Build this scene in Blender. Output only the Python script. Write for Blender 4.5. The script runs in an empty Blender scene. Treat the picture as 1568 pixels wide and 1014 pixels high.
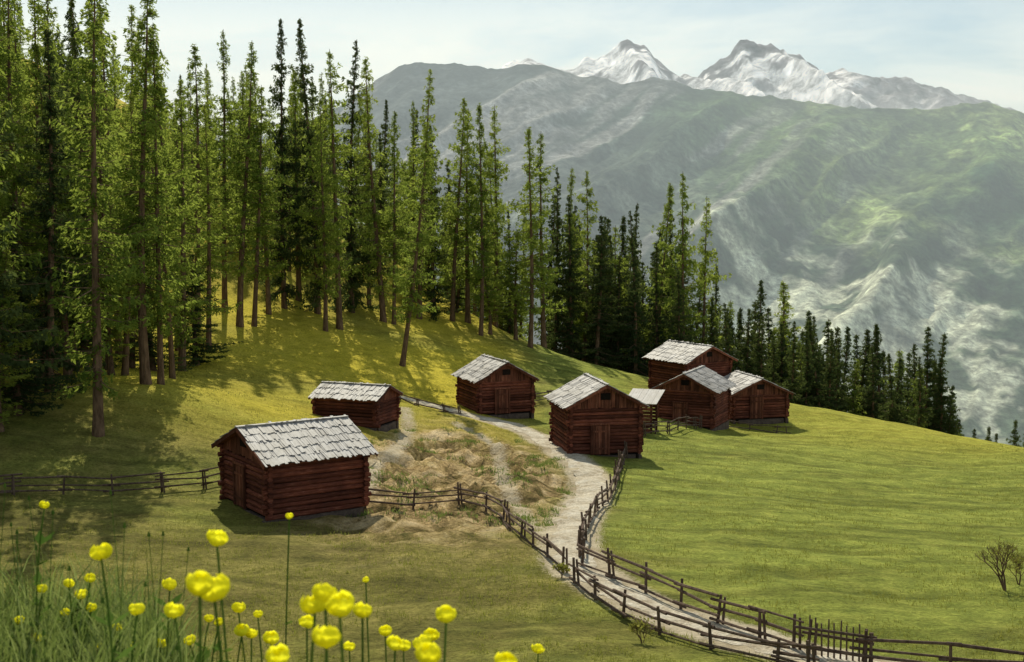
import bpy, math, random
import numpy as np
from mathutils import Vector, Matrix
random.seed(7); np.random.seed(7)
scene=bpy.context.scene
D=bpy.data
# ------------------------------------------------------------ survey helpers
F=1960.0; TH=math.atan(177/1960.0)
def ray(u,v):
    r=(u-784)/F; up=(507-v)/F
    y=math.cos(TH)+up*math.sin(TH); z=-math.sin(TH)+up*math.cos(TH)
    return r/y, z/y            # x,z per metre of y
def P(u,v,d):
    a,b=ray(u,v); return (a*d,d,b*d)
# ------------------------------------------------------------ noise
class VN:
    def __init__(s,seed):
        s.G=np.random.RandomState(seed).rand(256,256)*2-1
    def n(s,x,y):
        x=np.asarray(x,float);y=np.asarray(y,float)
        xi=np.floor(x).astype(int);yi=np.floor(y).astype(int)
        fx=x-xi;fy=y-yi
        fx=fx*fx*fx*(fx*(fx*6-15)+10);fy=fy*fy*fy*(fy*(fy*6-15)+10)
        a=s.G[xi&255,yi&255];b=s.G[(xi+1)&255,yi&255];c=s.G[xi&255,(yi+1)&255];d=s.G[(xi+1)&255,(yi+1)&255]
        return (a*(1-fx)+b*fx)*(1-fy)+(c*(1-fx)+d*fx)*fy
    def fbm(s,x,y,o=5,g=.5):
        t=0;a=1;k=1
        for i in range(o):
            t=t+a*s.n(x*k+i*17.3,y*k+i*9.1);a*=g;k*=2.03
        return t
    def ridge(s,x,y,o=5,g=.5):
        t=0;a=1;k=1
        for i in range(o):
            t=t+a*(1-2*np.abs(s.n(x*k+i*17.3,y*k+i*9.1)));a*=g;k*=2.03
        return t
N1=VN(1);N2=VN(2);N3=VN(3)
# ------------------------------------------------------------ terrain height
C=[P(*p) for p in [
 (500,1014,33),(784,1014,31.5),(1100,1000,33),(1568,1014,32),(200,900,40),(30,850,45),
 (1220,990,33.5),(1000,930,38),(870,860,44),(1300,850,48),(1500,780,65),(1100,700,82),(1250,720,78),
 (900,740,65),(910,695,76),(700,625,92),(620,605,97),(560,655,78),(450,790,53),(340,765,56),(760,635,93),(650,740,62),(650,690,73),
 (1150,650,104),(1200,617,113),(1380,650,112),(1568,690,110),(985,640,96),
 (900,557,124),(820,535,124),(600,560,105),(450,500,112),(300,560,92),(130,640,66),(230,590,72),
 (0,720,58),(0,560,80),(540,450,130),(100,430,110),(700,490,130),(600,400,150),(200,330,150),(0,250,170),(400,350,160),
 (450,580,92)]]
C+=[(0,0,-9.5),(-40,0,-6),(40,0,-10.5),(0,15,-10.3),(60,25,-12),(-50,30,-7.5),
 (60,150,-42),(30,165,-44),(45,130,-27),(90,100,-30),(0,180,-38),(-8,165,-24),(-25,200,-14),(-60,200,15),(-100,150,18),(-100,80,5),
 (-70,50,-3),(-110,20,0),(-50,270,0),(40,270,-95),(120,190,-95),(110,60,-22),(150,260,-130),(-110,270,30)]
C=np.array(C,float)
S=50.0
def phi(r2): return 0.5*r2*np.log(r2+1e-9)
def fit(C,lam=2e-4):
    n=len(C);X=C[:,:2]/S
    d=((X[:,None]-X[None])**2).sum(-1)
    A=np.zeros((n+3,n+3));A[:n,:n]=phi(d)+lam*np.eye(n)
    A[:n,n]=1;A[:n,n+1:]=X;A[n,:n]=1;A[n+1:,:n]=X.T
    b=np.zeros(n+3);b[:n]=C[:,2]
    return np.linalg.solve(A,b)
W_=fit(C)
def hbase(x,y):
    x=np.asarray(x,float);y=np.asarray(y,float);sh=x.shape
    x=x.ravel();y=y.ravel()
    cx=np.clip(x,-140,170);cy=np.clip(y,-15,280)
    z=W_[-3]+W_[-2]*cx/S+W_[-1]*cy/S
    for i in range(len(C)):
        z=z+W_[i]*phi((cx/S-C[i,0]/S)**2+(cy/S-C[i,1]/S)**2)
    z=z+.3*np.clip(-140-x,0,900)-.5*np.clip(x-170,0,None)-.55*np.clip(y-280,0,None)-.1*np.clip(-15-y,0,None)
    return np.clip(z,-620,320).reshape(sh)
def seg_d(x,y,pts):
    best=np.full(np.shape(x),1e9)
    for (ax,ay),(bx,by) in zip(pts[:-1],pts[1:]):
        dx=bx-ax;dy=by-ay;L=dx*dx+dy*dy+1e-9
        t=np.clip(((x-ax)*dx+(y-ay)*dy)/L,0,1)
        best=np.minimum(best,np.hypot(x-ax-t*dx,y-ay-t*dy))
    return best
def sstep(a,b,x):
    t=np.clip((x-a)/(b-a),0,1);return t*t*(3-2*t)
def bankmask(x,y):
    # rough eroded mound between the huts
    return np.exp(-(((x+3.3)/6.4)**2+((y-66)/18.)**2)**2)
def h(x,y):
    x=np.asarray(x,float);y=np.asarray(y,float)
    z=hbase(x,y)
    far=sstep(14,24,y)
    z=z+far*(.12*N1.fbm(x/3.1,y/3.1,3)+.25*N2.fbm(x/14,y/14,2)*sstep(20,60,y))
    bk=bankmask(x,y)
    z=z+bk*(.4*N3.fbm(x/3.5,y/4.5,3)+.38*N2.ridge((x+.4*y)/2.4,(y-.3*x)/1.3,4)-.3)
    # knoll on which the photographer stands
    lf=sstep(-.3,-1.0,x)
    ye=2.6+1.7*sstep(-.4,-1.3,x)
    k=-1.5+.22*lf-1.15*np.logaddexp(0,(np.hypot(x*.25,y)-ye)*4)/4-.3*np.clip(np.abs(x)-4,0,None)-.05*np.clip(-y,0,None)+.03*N1.fbm(x/.5,y/.5,3)
    return np.maximum(z,k)
def hs(x,y): return float(h(np.array([x]),np.array([y]))[0])
def cast(u,v,lo=22):
    a,b=ray(u,v)
    ds=np.arange(lo,260,.4);zz=h(a*ds,ds);below=np.nonzero(zz>=b*ds)[0]
    if len(below)==0: return None
    i=below[0];d0=ds[max(i-1,0)];d1=ds[i]
    for _ in range(14):
        m=(d0+d1)/2
        if hs(a*m,m)>=b*m:d1=m
        else:d0=m
    return (a*d1,d1)
def smooth(pts,n=8):
    pts=[np.array(p,float) for p in pts];out=[]
    p=[2*pts[0]-pts[1]]+pts+[2*pts[-1]-pts[-2]]
    for i in range(1,len(p)-2):
        for k in range(n):
            t=k/n
            out.append(.5*((2*p[i])+(-p[i-1]+p[i+1])*t+(2*p[i-1]-5*p[i]+4*p[i+1]-p[i+2])*t*t+(-p[i-1]+3*p[i]-3*p[i+1]+p[i+2])*t**3))
    out.append(pts[-1]);return out
def castl(l): 
    r=[cast(*q) for q in l]; return [q for q in r if q is not None]
# ------------------------------------------------------------ materials
def newmat(name):
    m=D.materials.new(name);m.use_nodes=True;nt=m.node_tree
    for n in list(nt.nodes):
        if n.type!='OUTPUT_MATERIAL': nt.nodes.remove(n)
    return m,nt,nt.nodes['Material Output']
def nd(nt,t,**k):
    n=nt.nodes.new(t)
    for a,b in k.items(): setattr(n,a,b)
    return n
def noise(nt,scale,detail=6,rough=.6,vec=None,dist=0):
    n=nd(nt,'ShaderNodeTexNoise');n.inputs['Scale'].default_value=scale;n.inputs['Detail'].default_value=detail;n.inputs['Roughness'].default_value=rough;n.inputs['Distortion'].default_value=dist
    if vec is not None: nt.links.new(vec,n.inputs['Vector'])
    return n.outputs['Fac']
def ramp(nt,fac,stops):
    r=nd(nt,'ShaderNodeValToRGB');e=r.color_ramp.elements
    while len(e)<len(stops): e.new(.5)
    for i,(p,c) in enumerate(stops):
        e[i].position=p
        e[i].color=(c[0],c[1],c[2],1) if isinstance(c,tuple) else (c,c,c,1)
    nt.links.new(fac,r.inputs['Fac']);return r.outputs['Color']
def mix(nt,f,a,b,mode='MIX'):
    n=nd(nt,'ShaderNodeMix',data_type='RGBA',blend_type=mode)
    for s,i in ((f,0),(a,6),(b,7)):
        if isinstance(s,(int,float)): n.inputs[i].default_value=s
        elif isinstance(s,tuple): n.inputs[i].default_value=(s[0],s[1],s[2],1)
        else: nt.links.new(s,n.inputs[i])
    return n.outputs[2]
def mth(nt,op,a,b=0.0):
    n=nd(nt,'ShaderNodeMath',operation=op)
    for s,i in ((a,0),(b,1)):
        if isinstance(s,(int,float)): n.inputs[i].default_value=s
        else: nt.links.new(s,n.inputs[i])
    return n.outputs[0]
def coord(nt,sc=None,kind='Object'):
    t=nd(nt,'ShaderNodeTexCoord').outputs[kind]
    if sc:
        m=nd(nt,'ShaderNodeMapping');m.inputs['Scale'].default_value=sc;nt.links.new(t,m.inputs['Vector']);return m.outputs[0]
    return t
def attr(nt,name,out='Fac'):
    n=nd(nt,'ShaderNodeAttribute');n.attribute_name=name;return n.outputs[out]
def bump(nt,hgt,st,dist):
    b=nd(nt,'ShaderNodeBump');b.inputs['Strength'].default_value=st;b.inputs['Distance'].default_value=dist
    nt.links.new(hgt,b.inputs['Height']);return b.outputs[0]
def princ(nt,out,col,rough=.9,spec=.2,nrm=None):
    p=nd(nt,'ShaderNodeBsdfPrincipled')
    if isinstance(col,tuple): p.inputs['Base Color'].default_value=(*col,1)
    else: nt.links.new(col,p.inputs['Base Color'])
    p.inputs['Roughness'].default_value=rough;p.inputs['Specular IOR Level'].default_value=spec
    if nrm is not None: nt.links.new(nrm,p.inputs['Normal'])
    nt.links.new(p.outputs[0],out.inputs['Surface']);return p
def foliage(name,stops,tr=.45,tcol=(.35,.42,.04),ow=.35):
    m,nt,out=newmat(name)
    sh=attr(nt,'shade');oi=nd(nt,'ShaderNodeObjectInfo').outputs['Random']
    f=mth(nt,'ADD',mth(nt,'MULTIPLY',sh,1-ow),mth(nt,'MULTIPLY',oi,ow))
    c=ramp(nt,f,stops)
    d=nd(nt,'ShaderNodeBsdfDiffuse');t=nd(nt,'ShaderNodeBsdfTranslucent');ms=nd(nt,'ShaderNodeMixShader')
    nt.links.new(c,d.inputs['Color']);nt.links.new(mix(nt,.5,c,tcol),t.inputs['Color'])
    ms.inputs[0].default_value=tr
    nt.links.new(d.outputs[0],ms.inputs[1]);nt.links.new(t.outputs[0],ms.inputs[2]);nt.links.new(ms.outputs[0],out.inputs['Surface'])
    return m
M={}
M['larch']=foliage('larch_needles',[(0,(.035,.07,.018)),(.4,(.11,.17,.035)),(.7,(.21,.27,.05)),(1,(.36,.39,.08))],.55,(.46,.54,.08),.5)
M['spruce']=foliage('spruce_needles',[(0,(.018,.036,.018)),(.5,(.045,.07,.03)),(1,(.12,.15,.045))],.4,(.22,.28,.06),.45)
M['grass']=foliage('grass_blades',[(0,(.05,.09,.025)),(.5,(.12,.17,.045)),(1,(.32,.35,.15))],.4,(.34,.42,.09))
M['tuft']=foliage('meadow_blades',[(0,(.11,.125,.03)),(.5,(.22,.225,.05)),(1,(.34,.31,.09))],.4,(.36,.38,.06))
M['petal']=foliage('flower_petals',[(0,(.88,.82,.02)),(1,(.98,.95,.05))],.5,(1.0,.98,.03))
M['stem']=foliage('stem_green',[(0,(.06,.12,.02)),(1,(.14,.22,.04))],.3,(.2,.3,.04))
def barkm(name,a,b):
    m,nt,out=newmat(name);f=noise(nt,6,6,.7,coord(nt,(1,1,.25)))
    princ(nt,out,ramp(nt,f,[(.3,a),(.7,b)]),.9,.1,bump(nt,f,.8,.05));return m
M['bark']=barkm('bark',(.05,.03,.018),(.22,.14,.085))
M['fence']=barkm('fence_wood',(.05,.03,.025),(.19,.135,.10))
def woodm(name,sc,a,b,c):
    m,nt,out=newmat(name);v=coord(nt,sc);f=noise(nt,1,7,.7,v);g=noise(nt,.8,4,.6,coord(nt))
    col=mix(nt,ramp(nt,g,[(.4,0.),(.7,.7)]),ramp(nt,f,[(.3,a),(.52,b),(.72,c)]),a)
    col=mix(nt,1.,col,ramp(nt,attr(nt,'shade'),[(0,.5),(1,1.45)]),'MULTIPLY')
    princ(nt,out,col,.8,.1,bump(nt,f,.6,.03));return m
M['log']=woodm('log_wood',(2,2,30),(.05,.018,.013),(.17,.05,.03),(.34,.15,.10))
M['plank']=woodm('plank_wood',(25,25,1.2),(.05,.02,.013),(.18,.06,.036),(.35,.17,.11))
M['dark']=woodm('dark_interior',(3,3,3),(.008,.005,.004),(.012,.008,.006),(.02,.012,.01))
m,nt,out=newmat('shingle_roof');f=noise(nt,1,7,.7,coord(nt,(22,2.5,2.5)));g=noise(nt,1.1,6,.65,coord(nt))
sh=attr(nt,'shade')
c=ramp(nt,f,[(.25,(.24,.225,.22)),(.55,(.45,.43,.42)),(.8,(.62,.60,.59))])
c=mix(nt,mth(nt,'MULTIPLY',sh,.35),c,(.24,.215,.20));c=mix(nt,ramp(nt,g,[(.42,0.),(.7,.65)]),c,(.25,.22,.18))
princ(nt,out,c,.6,.3,bump(nt,f,.5,.02));M['roof']=m
m,nt,out=newmat('stone');f=noise(nt,3,6,.7,coord(nt));princ(nt,out,ramp(nt,f,[(.3,(.05,.035,.03)),(.7,(.16,.12,.10))]),.9,.2,bump(nt,f,1,.1));M['stone']=m
# ground
m,nt,out=newmat('meadow_ground');o=coord(nt)
n1=noise(nt,.12,6,.65,o);n2=noise(nt,.9,6,.7,o);n3=noise(nt,7,6,.75,o);n4=noise(nt,.45,8,.75,o,.8);n5=noise(nt,.3,4,.6,coord(nt,(.5,2.2,1)))
dull=ramp(nt,n2,[(.25,(.10,.095,.026)),(.5,(.205,.185,.047)),(.75,(.32,.27,.08))])
lush=ramp(nt,n2,[(.25,(.12,.15,.028)),(.5,(.235,.265,.05)),(.75,(.36,.37,.075))])
yel=ramp(nt,n2,[(.25,(.36,.30,.03)),(.5,(.60,.50,.05)),(.75,(.72,.58,.08))])
lm=ramp(nt,mth(nt,'ADD',mth(nt,'MULTIPLY',attr(nt,'lush'),.35),mth(nt,'MULTIPLY',n1,.9)),[(.46,0.),(.74,1.)])
c=mix(nt,lm,dull,lush)
c=mix(nt,1.,c,ramp(nt,n5,[(.35,.65),(.6,1.2)]),'MULTIPLY')
c=mix(nt,attr(nt,'dry'),c,yel)
c=mix(nt,mth(nt,'MULTIPLY',attr(nt,'floor'),.4),c,(.28,.23,.05))
tan=ramp(nt,n4,[(.38,(.07,.06,.022)),(.46,(.22,.15,.065)),(.53,(.46,.33,.16)),(.66,(.72,.56,.34))])
bk=mth(nt,'MULTIPLY',attr(nt,'bank'),ramp(nt,n2,[(.3,.75),(.55,1.)]))
c=mix(nt,bk,c,tan)
sp=ramp(nt,n3,[(.3,.5),(.5,1.),(.72,1.45)])
c=mix(nt,1.0,c,sp,'MULTIPLY')
rd=mth(nt,'ADD',attr(nt,'dirt'),mth(nt,'MULTIPLY',mth(nt,'SUBTRACT',n3,.5),.9))
rdm=ramp(nt,rd,[(.42,0.),(.62,1.)])
dirt=ramp(nt,n2,[(.3,(.38,.30,.19)),(.7,(.70,.61,.45))])
c=mix(nt,rdm,c,dirt)
bm=mth(nt,'ADD',mth(nt,'MULTIPLY',n3,.5),n2)
princ(nt,out,c,.95,.05,bump(nt,bm,1.,.3));M['ground']=m
m,nt,out=newmat('track_dirt');o=coord(nt);n2=noise(nt,1.6,7,.7,o);n3=noise(nt,9,5,.7,o)
c=ramp(nt,n2,[(.3,(.38,.30,.20)),(.5,(.68,.60,.47)),(.72,(.84,.79,.68))]);c=mix(nt,1.,c,ramp(nt,n3,[(.3,.6),(.6,1.05)]),'MULTIPLY')
princ(nt,out,c,.95,.05,bump(nt,mth(nt,'ADD',n2,n3),.9,.15));M['road']=m
def mountm(name,sc,lo,hi,bst,grain):
    m,nt,out=newmat(name);o=coord(nt);f=noise(nt,sc,10,.72,o);g=noise(nt,grain,6,.75,o);k=noise(nt,grain*.25,6,.7,o,.5)
    c=mix(nt,1.,attr(nt,'albedo','Color'),ramp(nt,f,[(.3,lo),(.7,hi)]),'MULTIPLY')
    c=mix(nt,1.,c,ramp(nt,k,[(.32,.45),(.5,.95),(.68,1.5)]),'MULTIPLY')
    c=mix(nt,1.,c,ramp(nt,g,[(.35,.35),(.65,1.65)]),'MULTIPLY')
    hh=mth(nt,'ADD',f,mth(nt,'MULTIPLY',k,.35))
    princ(nt,out,c,1,.0,bump(nt,hh,bst,60));return m
M['mtn']=mountm('mountain_slopes',.004,.7,1.25,.35,.045)
M['snowm']=mountm('snow_rock',.002,.9,1.08,.5,.009)
# ------------------------------------------------------------ mesh helpers
def link(o,parent=None):
    scene.collection.objects.link(o)
    if parent: o.parent=parent
    return o
class MB:
    def __init__(s): s.v=[];s.f=[];s.m=[];s.sh=[]
    def add(s,vs,fs,m=0,sh=None):
        b=len(s.v);s.v+=[tuple(q) for q in vs];s.f+=[tuple(b+i for i in f) for f in fs];s.m+=[m]*len(fs)
        s.sh+=[random.random() if sh is None else sh]*len(fs)
    def box(s,c,ax,ay,az,m=0):
        c=Vector(c);ax=Vector(ax);ay=Vector(ay);az=Vector(az)
        vs=[c+i*ax+j*ay+k*az for k in(-1,1) for j in(-1,1) for i in(-1,1)]
        s.add(vs,[(0,2,3,1),(4,5,7,6),(0,1,5,4),(2,6,7,3),(0,4,6,2),(1,3,7,5)],m)
    def tube(s,p0,p1,r0,r1,n=6,m=0,sh=None):
        p0=Vector(p0);p1=Vector(p1);d=(p1-p0).normalized()
        a=d.orthogonal().normalized();b=d.cross(a);vs=[]
        for p,r in((p0,r0),(p1,r1)):
            for i in range(n):
                t=2*math.pi*i/n+.3;vs.append(p+a*(r*math.cos(t))+b*(r*math.sin(t)))
        fs=[(i,(i+1)%n,n+(i+1)%n,n+i) for i in range(n)]+[tuple(range(n))[::-1],tuple(range(n,2*n))]
        s.add(vs,fs,m,sh)
    def mesh(s,name,mats):
        me=D.meshes.new(name);me.from_pydata(s.v,[],s.f)
        for q in mats: me.materials.append(q)
        me.polygons.foreach_set('material_index',s.m)
        a=me.attributes.new('shade','FLOAT','FACE');a.data.foreach_set('value',s.sh);me.update();return me
    def obj(s,name,mats,parent=None): return link(D.objects.new(name,s.mesh(name,mats)),parent)
def leafquads(c,d,w):
    v=np.stack([c-d,c+w,c+d,c-w],1).reshape(-1,3);n=len(c)
    f=np.arange(4*n).reshape(n,4);return v,f
def grid_mesh(name,X,Y,Z,mat):
    ny,nx=X.shape;v=np.stack([X,Y,Z],-1).reshape(-1,3)
    i=np.arange(ny*nx).reshape(ny,nx)
    f=np.stack([i[:-1,:-1],i[:-1,1:],i[1:,1:],i[1:,:-1]],-1).reshape(-1,4)
    me=D.meshes.new(name);me.vertices.add(len(v));me.vertices.foreach_set('co',v.ravel())
    me.loops.add(f.size);me.loops.foreach_set('vertex_index',f.ravel().astype(np.int32))
    me.polygons.add(len(f));me.polygons.foreach_set('loop_start',np.arange(0,f.size,4,dtype=np.int32))
    me.polygons.foreach_set('use_smooth',np.ones(len(f),bool))
    me.update(calc_edges=True);me.validate();me.materials.append(mat)
    return link(D.objects.new(name,me))
# ------------------------------------------------------------ track lines
road=smooth(castl([(1420,1040),(1300,1014),(1200,993),(1100,966),(1000,930),(930,896),(888,868),(872,838),(880,800),(898,768),(906,740),(890,712),(855,686),(818,666),(780,652),(740,641),(690,628),(640,614),(600,604)]))
tr2=smooth(castl([(858,845),(820,812),(785,770),(770,730),(765,700),(740,670),(700,650)]))
tr3=smooth(castl([(560,755),(575,715),(605,690),(625,660),(620,625)]))
# ------------------------------------------------------------ ground
def geo(a,b,s,g):
    o=[a];st=s
    while o[-1]<b: o.append(o[-1]+st);st*=g
    return o
xs=list(np.arange(-6,6,.2))
xp=list(np.arange(6,52,.42));xp+=geo(xp[-1]+1,4000,1.2,1.07)
xs=[-q for q in xp[::-1] if -q<-6.05]+xs+xp
ys=[-q for q in geo(.5,1500,1,1.3)[::-1]]+list(np.arange(0,8,.15))+list(np.arange(8,26,.6))+list(np.arange(26,116,.42))+geo(116,3000,.8,1.03)
X,Y=np.meshgrid(np.array(xs),np.array(ys));Z=h(X,Y)
g=grid_mesh('ground',X,Y,Z,M['ground'])
near=(np.abs(X)<60)&(Y>20)&(Y<120)
def pathmask(pts,w):
    out=np.zeros_like(X);sel=near
    d=seg_d(X[sel],Y[sel],[tuple(p) for p in pts[::3]]+[tuple(pts[-1])])
    out[sel]=np.exp(-(d/w)**2);return out
dirt=np.maximum(pathmask(road,1.45),np.maximum(.62*pathmask(tr2,.8),.62*pathmask(tr3,1.0)))
def sv(name,a):
    at=g.data.attributes.new(name,'FLOAT','POINT');at.data.foreach_set('value',np.clip(a,0,1).astype(np.float32).ravel())
sv('dirt',dirt)
sv('bank',np.clip(1.4*bankmask(X,Y)+.35*N2.fbm(X/3,Y/3,3)*bankmask(X,Y)**.5,0,1))
sv('lush',sstep(-2,10,X)+.3*sstep(45,60,Y))
hill=sstep(58,76,Y+.2*X)*sstep(4,-5,X)
sv('dry',hill*(.85+.4*N1.fbm(X/9,Y/9,3))+.4*sstep(0,40,X)*sstep(80,108,Y))
sv('floor',sstep(100,125,Y-.25*X)*sstep(-5,-18,X)*(.4+.6*N3.fbm(X/5,Y/5,3)))
# road ribbon
mb=MB();pr=None;vs=[];fs=[]
for i,p in enumerate(road):
    q=road[min(i+1,len(road)-1)];r=road[max(i-1,0)];t=np.array(q)-np.array(r);t/=np.linalg.norm(t)+1e-9;n=np.array([-t[1],t[0]])
    w=.64+.12*math.sin(i*.9)+.1*random.uniform(-1,1)+.18*float(sstep(48,56,p[1])*sstep(88,74,p[1]))
    row=[]
    for k in range(7):
        s=(k/3-1)*w*(1+.12*random.uniform(-1,1)*(k in(0,6)))
        x,y=p[0]+n[0]*s,p[1]+n[1]*s
        row.append((x,y,hs(x,y)+.035*(1-(k/3-1)**2)+.012))
    vs+=row
    if i: b=(i-1)*7;fs+=[(b+k,b+k+1,b+k+8,b+k+7) for k in range(6)]
mb.add(vs,fs);mb.obj('dirt_road',[M['road']])
# ------------------------------------------------------------ mountains
def mountain(name,y0,y1,prof,z0,amp,gx,gy,crest,nx,ny,mat,colf,pw=1.1,slant=.5,seed=5,fa=.22):
    NN=VN(seed);NM=VN(seed+1)
    us=np.linspace(-1100,2700,nx);ts=np.concatenate([np.linspace(0,1,ny),1+np.linspace(.02,.5,ny//5)])
    pu=[p[0] for p in prof];pv=[p[1] for p in prof]
    U,T=np.meshgrid(us,ts)
    v=np.interp(U,pu,pv);zr=(330-v)/F*y1
    Xm=(U-784)/F*y1;Ym=y0+(y1-y0)*T
    tt=np.minimum(T,1)
    Zm=z0+(zr-z0)*tt**pw-np.clip(T-1,0,None)*(zr-z0)*1.3
    warp=NM.fbm(Xm/gx/2,Ym/gy/2,3)*.35
    rg=NN.ridge((Xm+slant*(Ym-y0))/gx+warp,Ym/gy+warp,5,.5)
    env=np.clip(np.sin(np.pi*np.clip(tt,0,1)*.93),0,1)
    fine=NM.fbm(Xm/(gx*.3),Ym/(gx*.5),5,.6)
    Zm=Zm+amp*(rg-.3)*env+amp*fa*fine*(.06+env)+crest*NN.ridge(Xm/(gx*.3),Ym*0+3.3,6,.6)*sstep(.85,1,tt)
    o=grid_mesh(name,Xm,Ym,Zm,mat)
    col=colf(U,tt,Xm,Ym,Zm,rg,NN,NM)
    a=o.data.attributes.new('albedo','FLOAT_COLOR','POINT');a.data.foreach_set('color',np.concatenate([col,np.ones(col.shape[:2]+(1,))],-1).astype(np.float32).ravel())
    return o
def L3(a,b,f): return a*(1-f[...,None])+b*f[...,None]
def colmid(U,t,X,Y,Z,rg,NN,NM):
    forest=np.array([.03,.07,.032]);mead=np.array([.14,.21,.07]);rock=np.array([.10,.11,.115]);haze_tint=np.array([.52,.56,.44])
    base=np.ones(U.shape+(3,))*forest
    n=NM.fbm(X/350,Y/350,5,.6);n2=NN.fbm((X-.6*Y)/150,Y/900,5,.6);n3=NM.fbm(X/90,Y/110,4,.6)
    base=L3(base,mead,np.clip(sstep(.5,.75,t+.2*n)*sstep(900,1250,U),0,1)*.75)
    base=L3(base,rock,np.clip(sstep(.3,.6,t+.1*n)*sstep(1150,750,U),0,1)*.8)
    base=L3(base,np.array([.36,.36,.35]),sstep(.05,.55,n2)*sstep(1400,950,U)*.7)
    low=np.exp(-((U-1170-200*n)/240)**2-((t-.38)/.2)**2)  # mottled whitish patch: sunlit haze painted into the slope colour
    base=L3(base,haze_tint,np.clip(low*1.1*(.15+1.3*sstep(-.3,.5,n3)),0,.85))
    base=L3(base,np.array([.38,.50,.18]),sstep(.1,.5,n)*sstep(1100,1300,U)*sstep(.5,.72,t)*.75)
    base=base*(1-.5*sstep(.93,.985,t+.02*n3))[...,None]
    return base*(1+.3*n3[...,None])
def colsnow(U,t,X,Y,Z,rg,NN,NM):
    snow=np.array([.88,.90,.93]);rock=np.array([.19,.18,.20])
    n=NN.ridge(X/420,Y/600,6,.62)+.6*NM.fbm(X/180,Y/260,5,.6)
    f=sstep(.85,.45,n-.65+1.5*sstep(.9,1.0,t))
    band=sstep(1330,1230,U)
    f=np.clip(f*band+.35*sstep(.5,-.2,n),0,1)
    return L3(np.ones(U.shape+(3,))*rock,snow,f)
mountain('mountain',1900,4700,[(-1100,160),(0,230),(400,215),(520,170),(570,140),(600,118),(640,101),(700,106),(760,112),(800,104),(850,116),(870,126),(900,124),(935,131),(960,128),(1000,121),(1060,137),(1100,142),(1140,153),(1250,162),(1310,178),(1350,176),(1400,173),(1450,167),(1500,160),(1530,172),(1568,180),(1800,190),(2700,120)],
 -700,66,480,3000,6,760,220,M['mtn'],colmid,slant=-.55,fa=.18)
mountain('snowy_mountain',8500,12000,[(-1100,260),(500,240),(700,150),(790,100),(815,104),(850,116),(872,112),(885,98),(895,88),(905,94),(915,92),(930,88),(940,78),(950,70),(960,71),(970,79),(982,81),(1000,96),(1035,127),(1060,132),(1085,112),(1098,100),(1110,96),(1118,84),(1127,76),(1140,77),(1155,82),(1168,78),(1180,76),(1192,80),(1205,82),(1215,92),(1232,100),(1250,112),(1275,114),(1320,127),(1345,131),(1372,124),(1400,134),(1430,140),(1480,150),(1530,168),(1600,190),(2700,200)],
 100,150,700,2200,26,760,120,M['snowm'],colsnow,pw=1.0,slant=.2,seed=15)
# real aerial haze filling the valley between the alp and the far ranges
hz=MB();hz.box((0,4950,-150),(9000,0,0),(0,4500,0),(0,0,680))
hm=D.materials.new('haze_air');hm.use_nodes=True;nt=hm.node_tree
for n_ in list(nt.nodes):
    if n_.type!='OUTPUT_MATERIAL': nt.nodes.remove(n_)
vs_=nt.nodes.new('ShaderNodeVolumeScatter');vs_.inputs['Color'].default_value=(.76,.90,1,1);vs_.inputs['Density'].default_value=1.35e-4;vs_.inputs['Anisotropy'].default_value=.15
nt.links.new(vs_.outputs[0],nt.nodes['Material Output'].inputs['Volume'])
hz.obj('valley_haze',[hm])
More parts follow.
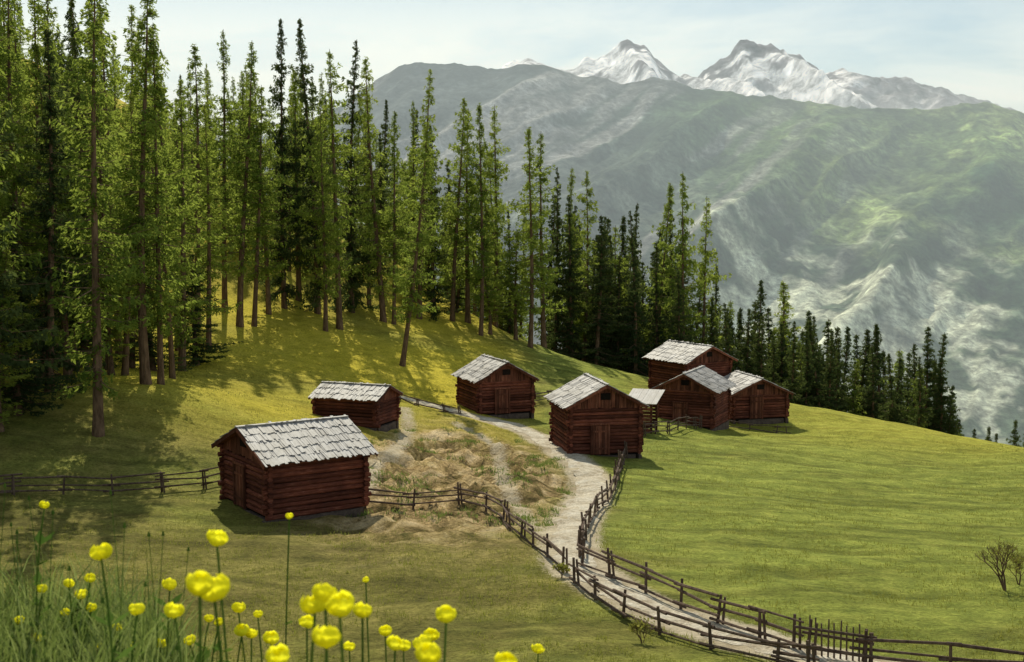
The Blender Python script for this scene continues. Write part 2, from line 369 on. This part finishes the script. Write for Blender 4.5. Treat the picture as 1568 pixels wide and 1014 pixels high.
# ------------------------------------------------------------ trees
def conifer(name,seed,kind):
    R=random.Random(seed);NR=np.random.RandomState(seed);H=22.0
    mb=MB();larch=kind=='larch'
    r0=.25 if larch else .25
    bx,by=R.uniform(-.9,.9),R.uniform(-.9,.9);ph=R.uniform(0,6)
    def tp(z):
        t=z/H;return Vector((bx*math.sin(t*3+ph)*.6-bx*math.sin(ph)*.6,by*math.sin(t*2.3+ph)*.6-by*math.sin(ph)*.6,z))
    K=12
    for i in range(K):
        z0=-1.0+(H+1)*i/K;z1=-1.0+(H+1)*(i+1)/K
        f=lambda z:max(.02,r0*(1-max(z,0)/H)**.85)*(1+.5*math.exp(-max(z,0)/.5))
        mb.tube(tp(z0),tp(z1),f(z0),f(z1),8,0)
    cb=(R.uniform(.07,.22) if larch else R.uniform(.03,.10))*H
    Lm=(R.uniform(3.5,4.9) if larch else R.uniform(3.4,4.3))
    cs=[];ds=[];ws=[];shs=[]
    z=cb
    gap=[(R.uniform(0,6.28),R.uniform(cb,H*.85)) for _ in range(12)]
    while z<H-.1:
        t=(z-cb)/(H-cb);nb=R.choice([2,3,4]) if larch else R.choice([3,4,5])
        prof=((1-t)**.85)*(.6+.4*min(1,t*4)) if larch else (1-t)**1.0*(.8+.2*min(1,t*6))
        wj=R.uniform(.4,1.25) if larch else R.uniform(.6,1.15)
        for b in range(nb):
            az=R.uniform(0,6.283)
            L=Lm*prof*wj*R.uniform(.5,1.15)+.12
            if any(abs(((az-g[0]+3.14)%6.28)-3.14)<.7 and abs(z-g[1])<1.1 for g in gap): L*=.35
            up=(R.uniform(-.4,.05)+.4*t) if larch else (R.uniform(-.5,-.15)+.6*t)
            zz=z+R.uniform(-.2,.2);o=tp(zz);d=Vector((math.cos(az),math.sin(az),0))
            tip=.10*L*L*(.5 if larch else .4)
            def bp(s): return o+d*(L*s)+Vector((0,0,up*L*s+tip*s*s-(.35*L*s*(1-s))))
            m_=bp(.5);e=bp(1)
            mb.tube(o,m_,.035*(1-t)+.015,.02,3,0);mb.tube(m_,e,.02,.008,3,0)
            nc=max(2,int(L/.27));sb=R.random()
            for k in range(nc):
                s=(k+R.uniform(.2,1))/nc
                if larch and s<.15: continue
                p=bp(s);n=11
                lk=min(1,.45+L*.5)
                sp=(.10+.09*L*(1-s*.6)*.75)*lk
                side=np.array((-math.sin(az),math.cos(az),0))
                c=np.array(p)+side*NR.normal(0,sp,(n,1))+NR.normal(0,.05,(n,3))
                c[:,2]-=np.abs(NR.normal(0,.22 if larch else .16,n))*lk
                dd=NR.normal(0,1,(n,3))*np.array((.6,.6,.5))+np.array((d.x*.6,d.y*.6,-.5))
                dd/=np.linalg.norm(dd,axis=1)[:,None]
                ww=np.cross(dd,NR.normal(0,1,(n,3)));ww/=np.linalg.norm(ww,axis=1)[:,None]+1e-6
                l=NR.uniform(.10,.22,(n,1))*lk
                cs.append(c);ds.append(dd*l);ws.append(ww*l*(.34 if larch else .38))
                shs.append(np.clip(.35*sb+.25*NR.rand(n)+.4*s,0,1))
        z+=R.uniform(.28,.68)*(1-.45*t) if larch else R.uniform(.32,.62)*(1-.4*t)
    c=np.concatenate(cs);v,f=leafquads(c,np.concatenate(ds),np.concatenate(ws))
    b=len(mb.v);mb.v+=v.tolist();mb.f+=(f+b).tolist();mb.m+=[1]*len(f);mb.sh+=np.concatenate(shs).tolist()
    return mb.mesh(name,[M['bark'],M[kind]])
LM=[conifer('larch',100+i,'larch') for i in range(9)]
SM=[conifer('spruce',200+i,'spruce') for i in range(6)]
treepos=[]
def tree(u,d,vt,kind,lean=0,wf=1.0,H=None):
    a,b=ray(u,vt);x=a*d+random.uniform(-.2,.2);z=hs(x,d)
    H=b*d-z if H is None else H
    if H<5: return
    H=min(H,33)
    me=random.choice(LM if kind=='L' else SM)
    o=D.objects.new('larch_tree' if kind=='L' else 'spruce_tree',me);link(o)
    o.location=(x,d,z);s=H/22;w=s*wf*random.uniform(.8,1.12)
    w=min(max(w,.62*wf),1.15*wf)
    o.scale=(w,w,s);o.rotation_euler=(random.uniform(-.035,.035),random.uniform(-.035,.035),random.uniform(0,6.28))
    if lean: o.rotation_euler=(0,lean,0)
    treepos.append((x,d))
for t in [(-60,75,-100,'S'),(5,82,-60,'L'),(48,80,-40,'L'),(128,64,-70,'L'),(165,90,-10,'L'),(208,73,-30,'L'),(235,74,35,'L'),(190,98,5,'L'),
 (262,96,40,'L'),(292,106,70,'L'),(100,95,-20,'S'),(335,112,48,'L'),(360,108,60,'L'),(380,109,130,'L'),(405,115,110,'L'),(430,118,28,'S'),(455,122,110,'L'),
 (478,119,28,'S'),(497,112,150,'L'),(512,114,75,'L'),(532,124,58,'S'),(560,128,140,'L'),(585,122,88,'L'),(600,122,170,'L'),(640,127,108,'L'),(665,130,190,'S'),
 (690,130,150,'L'),(717,131,165,'L'),(738,126,158,'L'),(755,135,160,'L'),(780,142,320,'S'),(815,126,195,'L'),(832,130,200,'L'),(850,138,255,'S'),(872,139,255,'L'),
 (893,141,262,'L'),(915,144,330,'S'),(940,142,360,'S'),(965,142,310,'S'),(985,148,400,'S'),(1005,143,280,'L'),(1025,148,380,'S'),(1055,141,262,'L'),(1040,150,300,'S'),
 (1075,146,300,'L'),(1095,149,402,'S')]:
    tree(*t)
for t in [(1120,150,470,'S'),(1145,152,460,'S'),(1160,149,430,'S'),(1175,152,470,'S'),(1190,150,432,'L'),(1215,152,458,'S'),(1238,150,475,'S'),
 (1270,150,488,'S'),(1290,148,500,'S'),(1312,150,505,'S'),(1330,150,500,'S'),(1352,147,498,'S'),(1375,150,545,'S'),(1415,142,500,'S'),(1440,143,508,'S'),
 (1395,150,575,'S'),(1465,148,640,'S'),(1488,150,655,'S'),(1510,155,650,'S'),(1530,150,662,'S'),(1548,150,640,'S'),(1566,152,655,'S'),(1590,150,640,'S')]:
    tree(*t,wf=1.35)
tree(612,105,185,'L',lean=.11)
for t in [(-330,66,-200,'L'),(-270,74,-200,'S'),(-200,62,-160,'L'),(-150,70,-150,'L'),(-110,84,-120,'S'),(-40,64,-150,'L'),(30,92,-30,'L'),(75,86,-30,'L'),(150,82,-20,'L'),(20,72,-60,'L'),(-20,70,-40,'L'),(85,76,60,'L'),(270,88,120,'L'),(310,98,160,'L'),
 (-90,62,-160,'S'),(-160,60,-160,'L'),(-240,60,-160,'S'),(60,70,40,'S'),(110,84,0,'S'),(180,78,120,'L'),(250,80,140,'L')]: tree(*t)
for u_,d_,H_ in [(-30,63,9),(10,66,11),(40,75,10),(95,80,12),(150,78,8),(185,86,11),(225,86,9),(285,92,8),(-70,66,12),(65,82,13)]: tree(u_,d_,0,random.choice('LS'),H=H_,wf=1.3)
lu=[-400,150,300,450,600,700,800,900,1000,1100,1200,1450];lv=[-90,0,60,60,100,165,210,280,300,410,440,510]
R=random.Random(11);n=0;tries=0
while n<165 and tries<6000:
    tries+=1
    u=R.uniform(-330,790);d=R.uniform(96,205)
    x=ray(u,400)[0]*d
    if any((x-a)**2+(d-b)**2<2.8**2 for a,b in treepos): continue
    if d<128 and u>240: continue
    vt=float(np.interp(u,lu,lv))+R.uniform(25,150)
    tree(u,d,vt,'L' if R.random()<.8 else 'S');n+=1
n=0;tries=0   # young trees under the canopy
while n<75 and tries<5000:
    tries+=1
    u=R.uniform(-200,800);d=R.uniform(88,165) if u<230 else R.uniform(128,165)
    x=ray(u,400)[0]*d
    if any((x-a)**2+(d-b)**2<2.2**2 for a,b in treepos): continue
    tree(u,d,0,'L' if R.random()<.6 else 'S',H=R.uniform(5.5,13),wf=1.35);n+=1
n=0;tries=0
while n<95 and tries<4000:
    tries+=1
    u=R.uniform(840,1460);d=R.uniform(134,172)
    x=ray(u,400)[0]*d
    if any((x-a)**2+(d-b)**2<1.9**2 for a,b in treepos): continue
    vt=float(np.interp(u,lu,lv))+R.uniform(25,100)
    tree(u,d,vt,'S' if R.random()<.8 else 'L',wf=1.3);n+=1
# ------------------------------------------------------------ huts
def hut(name,cx,cy,phi_,Lr,W,wh,pitch,ov=.4,ovx=.45,door=True,openfront=False,zoff=0):
    e=D.objects.new(name,None);link(e)
    ca,sa=math.cos(phi_),math.sin(phi_)
    cor=[hs(cx+ca*a-sa*b,cy+sa*a+ca*b) for a in(-Lr/2,Lr/2) for b in(-W/2,W/2)]
    zb=sum(cor)/4+zoff;zm=min(cor)
    e.location=(cx,cy,zb);e.rotation_euler=(0,0,phi_)
    r=.115
    fb=MB();dep=zb-zm+.6
    for a in np.arange(-Lr/2,Lr/2+.01,.5):
        for b in(-W/2,W/2):
            fb.box((a+random.uniform(-.05,.05),b,-dep/2),(.27,0,random.uniform(-.02,.02)),(0,.09+random.uniform(0,.03),0),(0,0,dep/2+random.uniform(-.01,.02)))
    for b in np.arange(-W/2+.5,W/2-.3,.5):
        for a in(-Lr/2,Lr/2):
            fb.box((a,b,-dep/2),(.09+random.uniform(0,.03),0,0),(0,.27,0),(0,0,dep/2+random.uniform(-.01,.02)))
    fb.obj('foundation',[M['stone']],e)
    wb=MB();n=int(wh/(2*r*.93))
    for i in range(n):
        z=r+i*2*r*.93
        for s in(-1,1):
            rr=r*random.uniform(.92,1.06);ex=random.uniform(.12,.32)
            wb.tube((-Lr/2-ex,s*W/2,z+random.uniform(-.025,.025)),(Lr/2+ex,s*W/2,z+random.uniform(-.025,.025)),rr,rr*random.uniform(.82,1),8)
            z2=z+r*.93;rr=r*random.uniform(.92,1.06);ex=random.uniform(.12,.32)
            if i<n-1: wb.tube((s*Lr/2,-W/2-ex,z2),(s*Lr/2,W/2+ex,z2+random.uniform(-.025,.025)),rr,rr*random.uniform(.82,1),8)
    wb.obj('log_walls',[M['log']],e)
    ib=MB();ib.box((0,0,wh/2),(Lr/2-.04,0,0),(0,W/2-.04,0),(0,0,wh/2-.02));ib.obj('light_block',[M['dark']],e)  # near-black box added behind the logs to stop light leaking through
    ta=math.tan(pitch);gb=MB()
    for s in(-1,1):
        y=-W/2-.02
        while y<W/2:
            w=random.uniform(.16,.26);y1=min(y+w-.02,W/2+.02)
            if y1-y<.04: break
            za,zc=wh+(W/2-abs(y))*ta-.02,wh+(W/2-abs(y1))*ta-.02
            x0=s*(Lr/2+.02+random.uniform(0,.03));x1=x0+s*.04;lo=wh-.15-random.uniform(0,.12)
            za=max(za,lo+.05);zc=max(zc,lo+.05)
            vs=[(x0,y,lo),(x1,y,lo),(x1,y1,lo),(x0,y1,lo),(x0,y,za),(x1,y,za),(x1,y1,zc),(x0,y1,zc)]
            gb.add(vs,[(0,1,2,3),(4,7,6,5),(0,4,5,1),(1,5,6,2),(2,6,7,3),(3,7,4,0)]);y+=w
    xx=Lr/2-.02
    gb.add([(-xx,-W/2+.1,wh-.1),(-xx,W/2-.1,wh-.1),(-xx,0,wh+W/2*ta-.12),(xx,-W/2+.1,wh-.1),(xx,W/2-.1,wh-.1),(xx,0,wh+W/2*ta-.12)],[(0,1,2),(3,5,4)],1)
    gb.obj('gable_boards',[M['plank'],M['dark']],e)
    rb=MB();sl=(W/2+ov)/math.cos(pitch);Lx=Lr/2+ovx;zr=wh+W/2*ta+.10
    for s in(-1,1):
        dn=Vector((0,s*math.cos(pitch),-math.sin(pitch)));nm=Vector((0,s*math.sin(pitch),math.cos(pitch)))
        rb.box(Vector((0,0,zr))+dn*(sl/2)-nm*.05,(Lx-.04,0,0),dn*(sl/2-.03),nm*.035,1)
        nc=max(3,int(round(sl/.62)));cl=sl/nc
        for k in range(nc):
            x=-Lx+random.uniform(-.08,.03)
            while x<Lx:
                w=random.uniform(.07,.16);w=min(w,Lx+.03-x)
                if w<.04: break
                cc=Vector((x+w/2,0,zr))+dn*(cl*(k+.5)+random.uniform(-.12,.10 if k==nc-1 else .14))+nm*(.015+.012+random.uniform(0,.03))
                dd=(dn+nm*.045+Vector((random.uniform(-.03,.03),0,0))).normalized();n2=(nm-dn*.045).normalized()
                rb.box(cc,(w/2-.004,0,random.uniform(-.01,.01)),dd*(cl*.66),n2*.013,0);x+=w
        for xe in(-Lx,Lx):
            rb.box(Vector((xe,0,zr))+dn*(sl/2)-nm*.06,(.025,0,0),dn*(sl/2+.02),nm*.085,1)
    rb.box((0,0,zr+.05),(Lx+.03,0,0),(0,.11,0),(0,0,.025),0)
    for y in(-W/2,0,W/2):
        zz=wh+(W/2-abs(y))*ta-.06
        rb.tube((-Lx+.06,y,zz),(Lx-.06,y,zz),.085,.08,8,1)
    rb.obj('roof',[M['roof'],M['plank']],e)
    if door:
        db=MB();dw,dh=.95,min(1.75,wh-.3);x=-Lr/2-r-.03
        y=-dw/2+W*.08
        for k in range(5):
            db.box((x-.01*(k%2),y+dw/5*(k+.5),dh/2+.1),(.02,0,0),(0,dw/10-.008,0),(0,0,dh/2))
        for q in(.45,dh-.25): db.box((x-.045,y+dw/2,q),(.014,0,0),(0,dw/2-.04,0),(0,0,.05))
        for yy in(y-.07,y+dw+.07): db.box((x-.01,yy,dh/2+.1),(.05,0,0),(0,.055,0),(0,0,dh/2+.03))
        db.box((x-.01,y+dw/2,dh+.19),(.05,0,0),(0,dw/2+.14,0),(0,0,.055))
        db.obj('door',[M['plank']],e)
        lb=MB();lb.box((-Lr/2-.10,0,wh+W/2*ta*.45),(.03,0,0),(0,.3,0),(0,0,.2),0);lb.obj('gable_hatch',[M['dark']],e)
    return e
huts=[]
def HH(name,u,d,*a,**k):
    x=ray(u,600)[0]*d;huts.append((x,d,4));return hut(name,x,d,*a,**k)
rad=math.radians
huts.append((-9.55,55.2,4));hut('log_hut',-9.55,55.2,rad(34),4.4,4.8,2.5,rad(22),ov=.5,ovx=.4,zoff=.22)
HH('log_hut',545,80.5,rad(-20),4.2,3.0,1.75,rad(22),ov=.3,ovx=.3,zoff=-.1)
HH('wooden_barn',758,95,rad(112),4.4,4.1,2.6,rad(29),ov=.4,ovx=.4)
HH('wooden_barn',912,79,rad(101),4.6,4.3,3.1,rad(28),ov=.4,ovx=.4,zoff=.15)
HH('wooden_barn',1056,113,rad(122),5.0,4.8,3.3,rad(25),ov=.5,ovx=.5,zoff=.1)
HH('wooden_barn',1062,100,rad(66),4.6,4.3,3.0,rad(27),ov=.5,ovx=.5)
HH('wooden_barn',1146,107,rad(104),4.6,4.7,2.2,rad(25),ov=.45,ovx=.4)
def shed(u,d,ph):
    x=ray(u,600)[0]*d;zb=hs(x,d);e=D.objects.new('lean_to_shed',None);link(e);e.location=(x,d,zb);e.rotation_euler=(0,0,ph)
    b=MB()
    for i in(-1,1):
        for j in(-1,1): b.box((i*.8,j*.8,1.0+(.15*j)),(.07,0,0),(0,.07,0),(0,0,1.3+.15*j))
    for k in range(8): b.box((0,.86,.15+k*.25),(.85,0,0),(0,.03,0),(0,0,.1))
    for k in range(8): b.box((0,-.86,.15+k*.25),(.85,0,0),(0,.03,0),(0,0,.1))
    for k in range(7): b.box((-.87,0,.15+k*.25),(.03,0,0),(0,.83,0),(0,0,.1))
    b.obj('frame',[M['plank']],e);r=MB();t=Vector((0,.95,.25)).normalized();nn=Vector((0,-.25,.95)).normalized()
    x=-1.1
    while x<1.1:
        w=random.uniform(.15,.25);r.box(Vector((x+w/2,0,2.35+random.uniform(0,.015)))+nn*.1,(w/2-.005,0,0),t*1.35,nn*.02);x+=w
    r.obj('pent_roof',[M['roof']],e);huts.append((ray(u,600)[0]*d,d,2.5))
shed(985,91,rad(-20))
# ------------------------------------------------------------ fences
def fence(pts,height=.85,rails=3,step=2.1,name='wooden_fence',pickets=False):
    pts=smooth(pts,6);acc=[Vector((*pts[0],0))]
    last=Vector((*pts[0],0));run=0
    for p in pts[1:]:
        q=Vector((*p,0));
        while (q-last).length>=step:
            last=last+(q-last).normalized()*step;acc.append(last.copy())
    if (Vector((*pts[-1],0))-last).length>.5: acc.append(Vector((*pts[-1],0)))
    b=MB();tops=[]
    for p in acc:
        z=hs(p.x,p.y);hh=height*random.uniform(.9,1.3);l=Vector((random.uniform(-.14,.14),random.uniform(-.14,.14),0))
        b.tube((p.x,p.y,z-.3),(p.x+l.x,p.y+l.y,z+hh),.055,.04,6);tops.append(Vector((p.x,p.y,z)))
        if random.random()<.4: b.tube((p.x+.15,p.y-.1,z-.3),(p.x+.1+l.x,p.y-.1,z+hh*.95),.045,.035,6)
    for a,c in zip(tops[:-1],tops[1:]):
        d=(c-a).normalized();sd=Vector((-d.y,d.x,0))*.07
        for k in range(rails):
            f=height*(.25+.66*k/(rails-1))
            b.tube(a-d*random.uniform(.1,.5)+sd*(1 if k%2 else -1)+Vector((0,0,f+random.uniform(-.13,.1))),c+d*random.uniform(.1,.5)+sd*(1 if k%2 else -1)+Vector((0,0,f+random.uniform(-.13,.1))),random.uniform(.035,.055),random.uniform(.025,.045),6)
        if pickets:
            for k in range(9):
                q=a.lerp(c,(k+.5)/9);b.tube((q.x,q.y,q.z-.05),(q.x+random.uniform(-.03,.03),q.y,q.z+height*random.uniform(1,1.2)),.028,.02,5)
    b.obj(name,[M['fence']])
fence(castl([(-60,765),(0,757),(100,757),(200,757),(275,752),(338,742)]))
fence(castl([(560,775),(650,778),(745,786),(795,822),(848,862),(866,880)]),.8)
fence(castl([(880,893),(930,930),(985,962),(1060,988),(1140,1004),(1240,1030)]),.7)
fence(castl([(890,868),(950,893),(1010,918),(1080,948),(1150,975),(1215,995)]),.85)
fence(castl([(1235,1003),(1320,1016)]),.9,name='picket_fence',step=1.6,pickets=True)
fence(castl([(1325,1018),(1440,1034),(1560,1050)]),.85)
fence(castl([(888,855),(893,820),(912,785),(938,758),(948,725),(958,700)]),.85,step=1.7)
fence(castl([(985,668),(1030,662),(1070,656)]),.9,step=1.6)
fence(castl([(1110,655),(1160,660),(1205,664)]),.6,2)
fence(castl([(612,612),(660,628),(704,634)]),.5,2)
fence(castl([(815,617),(860,610)]),.8)
# ------------------------------------------------------------ shrubs
def shrub(u,v,H,seed,name='bare_shrub',leaf=.5):
    p=cast(u,v);R=random.Random(seed);b=MB();tips=[]
    def grow(o,d,l,r,k):
        e=o+d*l;b.tube(o,e,r,r*.65,5)
        tips.append(e)
        if k==0:return
        for _ in range(R.choice([2,3,3])):
            nd_=(d+Vector((R.uniform(-.8,.8),R.uniform(-.8,.8),R.uniform(-.1,.5)))).normalized();grow(e,nd_,l*R.uniform(.6,.85),r*.62,k-1)
    o=Vector((p[0],p[1],hs(*p)-.1))
    for _ in range(3): grow(o,Vector((R.uniform(-.5,.5),R.uniform(-.4,.4),1)).normalized(),H*.3,H*.022,5)
    for t in tips:
        if R.random()<leaf:
            for _ in range(2):
                c=np.array([t])+np.random.normal(0,.05,(1,3));v_,f_=leafquads(c,np.random.normal(0,.03,(1,3)),np.random.normal(0,.02,(1,3)));b.add(v_,f_.tolist(),1)
    b.obj(name,[M['bark'],M['tuft']])
shrub(1540,905,1.9,3,leaf=.15);shrub(985,985,.75,5,leaf=.15);shrub(860,885,.6,9,leaf=.2);shrub(1560,895,1.2,13,leaf=.2)
# ------------------------------------------------------------ grass masses
def blades(name,pts,hmin,hmax,wd,mat,seg=3,bendk=.35,per=1,spread=.05):
    NR=np.random.RandomState(4);pts=np.repeat(pts,per,0);n=len(pts)
    pts=pts+NR.normal(0,spread,pts.shape)
    z=h(pts[:,0],pts[:,1])-.01;H=NR.uniform(hmin,hmax,n)*(NR.rand(n)*.5+.5);az=NR.rand(n)*6.283;la=NR.rand(n)*6.283
    bd=NR.rand(n)*bendk*H;vs=[]
    for k in range(seg+1):
        t=k/seg;w=wd*(1-t*.95)*(.6+.8*NR.rand(n))
        cx=pts[:,0]+np.cos(la)*bd*t*t;cy=pts[:,1]+np.sin(la)*bd*t*t;cz=z+H*t*(1-.15*t*bendk)
        vs.append(np.stack([cx-np.cos(az)*w,cy-np.sin(az)*w,cz],-1));vs.append(np.stack([cx+np.cos(az)*w,cy+np.sin(az)*w,cz],-1))
    V=np.stack(vs,1).reshape(-1,3);k2=2*(seg+1);base=np.arange(n)*k2
    f=np.concatenate([np.stack([base+2*k,base+2*k+1,base+2*k+3,base+2*k+2],-1) for k in range(seg)])
    sh=np.tile(np.clip(NR.rand(n),0,1),seg)
    me=D.meshes.new(name);me.from_pydata(V.tolist(),[],f.tolist());me.materials.append(mat)
    a=me.attributes.new('shade','FLOAT','FACE');a.data.foreach_set('value',sh.astype(np.float32));return link(D.objects.new(name,me))
NR=np.random.RandomState(8)
n=15000;yy=NR.uniform(1.8,4.9,n);k=NR.uniform(-.55,-.03,n);keep=(NR.rand(n)<sstep(-.03,-.26,k+.05*N1.n(yy*3,k*20)));pts=np.stack([k*yy,yy],-1)[keep]
blades('tall_grass',pts,.12,.40,.0045,M['grass'],4,.7)
n=44000;yy=27+75*NR.rand(n)**1.3;xx=(NR.rand(n)-.5)*1.0*yy
d1=seg_d(xx,yy,[tuple(p) for p in road[::3]]);keep=(d1>1.1)&(N2.fbm(xx/2.5,yy/2.5,3)>-.3)
for hx,hy,hr in huts: keep&=np.hypot(xx-hx,yy-hy)>hr-.6
keep&=~((bankmask(xx,yy)>.35)&(NR.rand(n)<.9))
blades('meadow_grass',np.stack([xx,yy],-1)[keep],.06,.22,.014,M['tuft'],2,.5,per=3,spread=.09)
n=5200;xx=NR.uniform(-11,4,n);yy=NR.uniform(52,86,n);d1=seg_d(xx,yy,[tuple(p) for p in road[::3]])
keep=(bankmask(xx,yy)>.2)&(d1>.9)&(N1.fbm(xx/1.6,yy/1.6,3)>.3)
for hx,hy,hr in huts: keep&=np.hypot(xx-hx,yy-hy)>hr-.9
blades('grass_tufts',np.stack([xx,yy],-1)[keep],.12,.34,.022,M['grass'],2,.9,per=9,spread=.13)
# ------------------------------------------------------------ flowers
def flower(u,v,rp,name='globeflower'):
    rr=.0185*random.uniform(.9,1.1);d=rr*F/rp
    d=min(max(d,1.5),3.6);rr=rp*d/F
    x,y,z=P(u,v,d);b=MB();c=Vector((x,y,z))
    gx,gy=x+random.uniform(-.06,.06),y+random.uniform(-.05,.05);gz=hs(gx,gy)-.02
    base=Vector((gx,gy,gz));ctrl=(base+c)/2+Vector((random.uniform(-.03,.03),random.uniform(-.03,.03),.03))
    prev=base;K=8
    for i in range(1,K+1):
        t=i/K;p=base*(1-t)**2+ctrl*2*t*(1-t)+(c-Vector((0,0,rr*.7)))*t*t
        b.tube(prev,p,.0024,.0022,5,1);
        if i in(2,4,5,6) :
            for s in range(3):
                a=random.uniform(0,6.28);dr=Vector((math.cos(a),math.sin(a),.5)).normalized();l=random.uniform(.03,.07);sd=Vector((-dr.y,dr.x,0))*l*.22
                b.add([p,p+dr*l*.5+sd,p+dr*l,p+dr*l*.5-sd],[(0,1,2,3)],1)
        prev=p
    tilt=Vector((random.uniform(-.3,.3),random.uniform(-.3,.3),1)).normalized();q=tilt.to_track_quat('Z','Y')
    op=random.uniform(0,1)
    for lay,(nP,ro,off) in enumerate([(6,1.0,0),(6,.88,.5),(4,.7,.2)]):
        for j in range(nP):
            a0=6.283*(j+off)/nP;vs=[];nu,nv=5,6;rj=rr*ro*random.uniform(.9,1.12)
            top=random.uniform(1.7,2.6)
            for iv in range(nv):
                tv=iv/(nv-1);el=-1.3+top*tv;wd=.7*math.sin(math.pi*min(1,.12+tv*.88))**.6+.05
                for iu in range(nu):
                    tu=iu/(nu-1)*2-1;a=a0+tu*wd
                    r_=rj*(1+.22*tv*tv*op-.05*tu*tu);vs.append(c+q@Vector((r_*math.cos(el)*math.cos(a)*1.08,r_*math.cos(el)*math.sin(a)*1.08,r_*math.sin(el)*.85)))
            fs=[(iv*nu+iu,iv*nu+iu+1,(iv+1)*nu+iu+1,(iv+1)*nu+iu) for iv in range(nv-1) for iu in range(nu-1)]
            b.add(vs,fs,0)
    o=b.obj(name,[M['petal'],M['stem']])
for f_ in [(155,845,15),(138,885,8),(332,823,15),(306,893,20),(328,900,22),(260,895,10),(268,935,14),(210,932,12),(482,922,20),(498,906,18),(520,926,21),(555,935,14),(500,975,20),(470,952,11),
 (683,940,15),(590,966,10),(605,985,12),(618,988,10),(655,1002,19),(645,985,13),(661,972,11),(775,1012,16),(824,993,9),(365,930,10),(370,965,11),(385,970,9),(415,976,12),(425,1004,17),(68,773,7),(443,790,6),
 (125,910,9),(105,893,8),(64,901,8),(100,938,7),(320,947,7),(245,985,8),(560,888,5),(180,960,7),(335,952,7),(140,930,8),(30,950,7),(60,975,8),(200,990,8),(290,980,9),(150,990,7),(535,990,8),(395,940,7)]:
    flower(*f_)
b=MB()
for i in range(90):
    y=random.uniform(2.2,4.0);x=y*random.uniform(-.42,.0);z=hs(x,y);l=random.uniform(.3,.5);t=Vector((x+random.uniform(-.06,.06),y,z+l))
    b.tube((x,y,z-.02),t,.0018,.0012,4,0);b.tube(t,t+Vector((0,0,.012)),.005,.002,5,0)
b.obj('flower_buds',[M['stem']])
# ------------------------------------------------------------ light, sky, camera
az=math.atan2(-.2,.98);el=rad(42)
sd=Vector((math.sin(az)*math.cos(el),math.cos(az)*math.cos(el),math.sin(el)))
L=D.lights.new('sun','SUN');L.energy=5.0;L.angle=rad(.5);L.color=(1,.94,.76)
lo=link(D.objects.new('sun',L));lo.rotation_euler=sd.to_track_quat('Z','Y').to_euler();lo.location=(0,0,50)
w=D.worlds.new('World');scene.world=w;w.use_nodes=True;nt=w.node_tree;bg=nt.nodes['Background']
sky=nt.nodes.new('ShaderNodeTexSky');sky.sky_type='NISHITA';sky.sun_disc=False;sky.sun_elevation=el;sky.sun_rotation=az;sky.altitude=1700;sky.dust_density=1.0;sky.air_density=1.0
tc=nt.nodes.new('ShaderNodeTexCoord').outputs['Generated']
mp=nt.nodes.new('ShaderNodeMapping');mp.inputs['Scale'].default_value=(1.6,1.6,7);mp.inputs['Location'].default_value=(.35,0,.1);nt.links.new(tc,mp.inputs['Vector'])
cl=noise(nt,1.5,6,.6,mp.outputs[0],.4)
sx=nt.nodes.new('ShaderNodeSeparateXYZ');nt.links.new(tc,sx.inputs[0])
low=ramp(nt,sx.outputs[2],[(.10,1.),(.18,.3)])
veil=mth(nt,'MULTIPLY',ramp(nt,cl,[(.36,.3),(.58,1.)]),low)
skyc=mix(nt,1.,sky.outputs[0],(.90,1.04,.98),'MULTIPLY')
col=mix(nt,veil,skyc,(13.4,13.9,12.4))
nt.links.new(col,bg.inputs[0]);bg.inputs[1].default_value=.09
cam=D.cameras.new('camera');co=link(D.objects.new('camera',cam));cam.lens=45;cam.sensor_width=36;cam.clip_start=.05;cam.clip_end=60000
co.location=(0,0,0);co.rotation_euler=(math.pi/2-TH,0,0);scene.camera=co
cam.dof.use_dof=True;cam.dof.focus_distance=60;cam.dof.aperture_fstop=9
scene.view_settings.view_transform='Standard';scene.view_settings.look='None';scene.view_settings.exposure=0
print('trees',len(treepos))
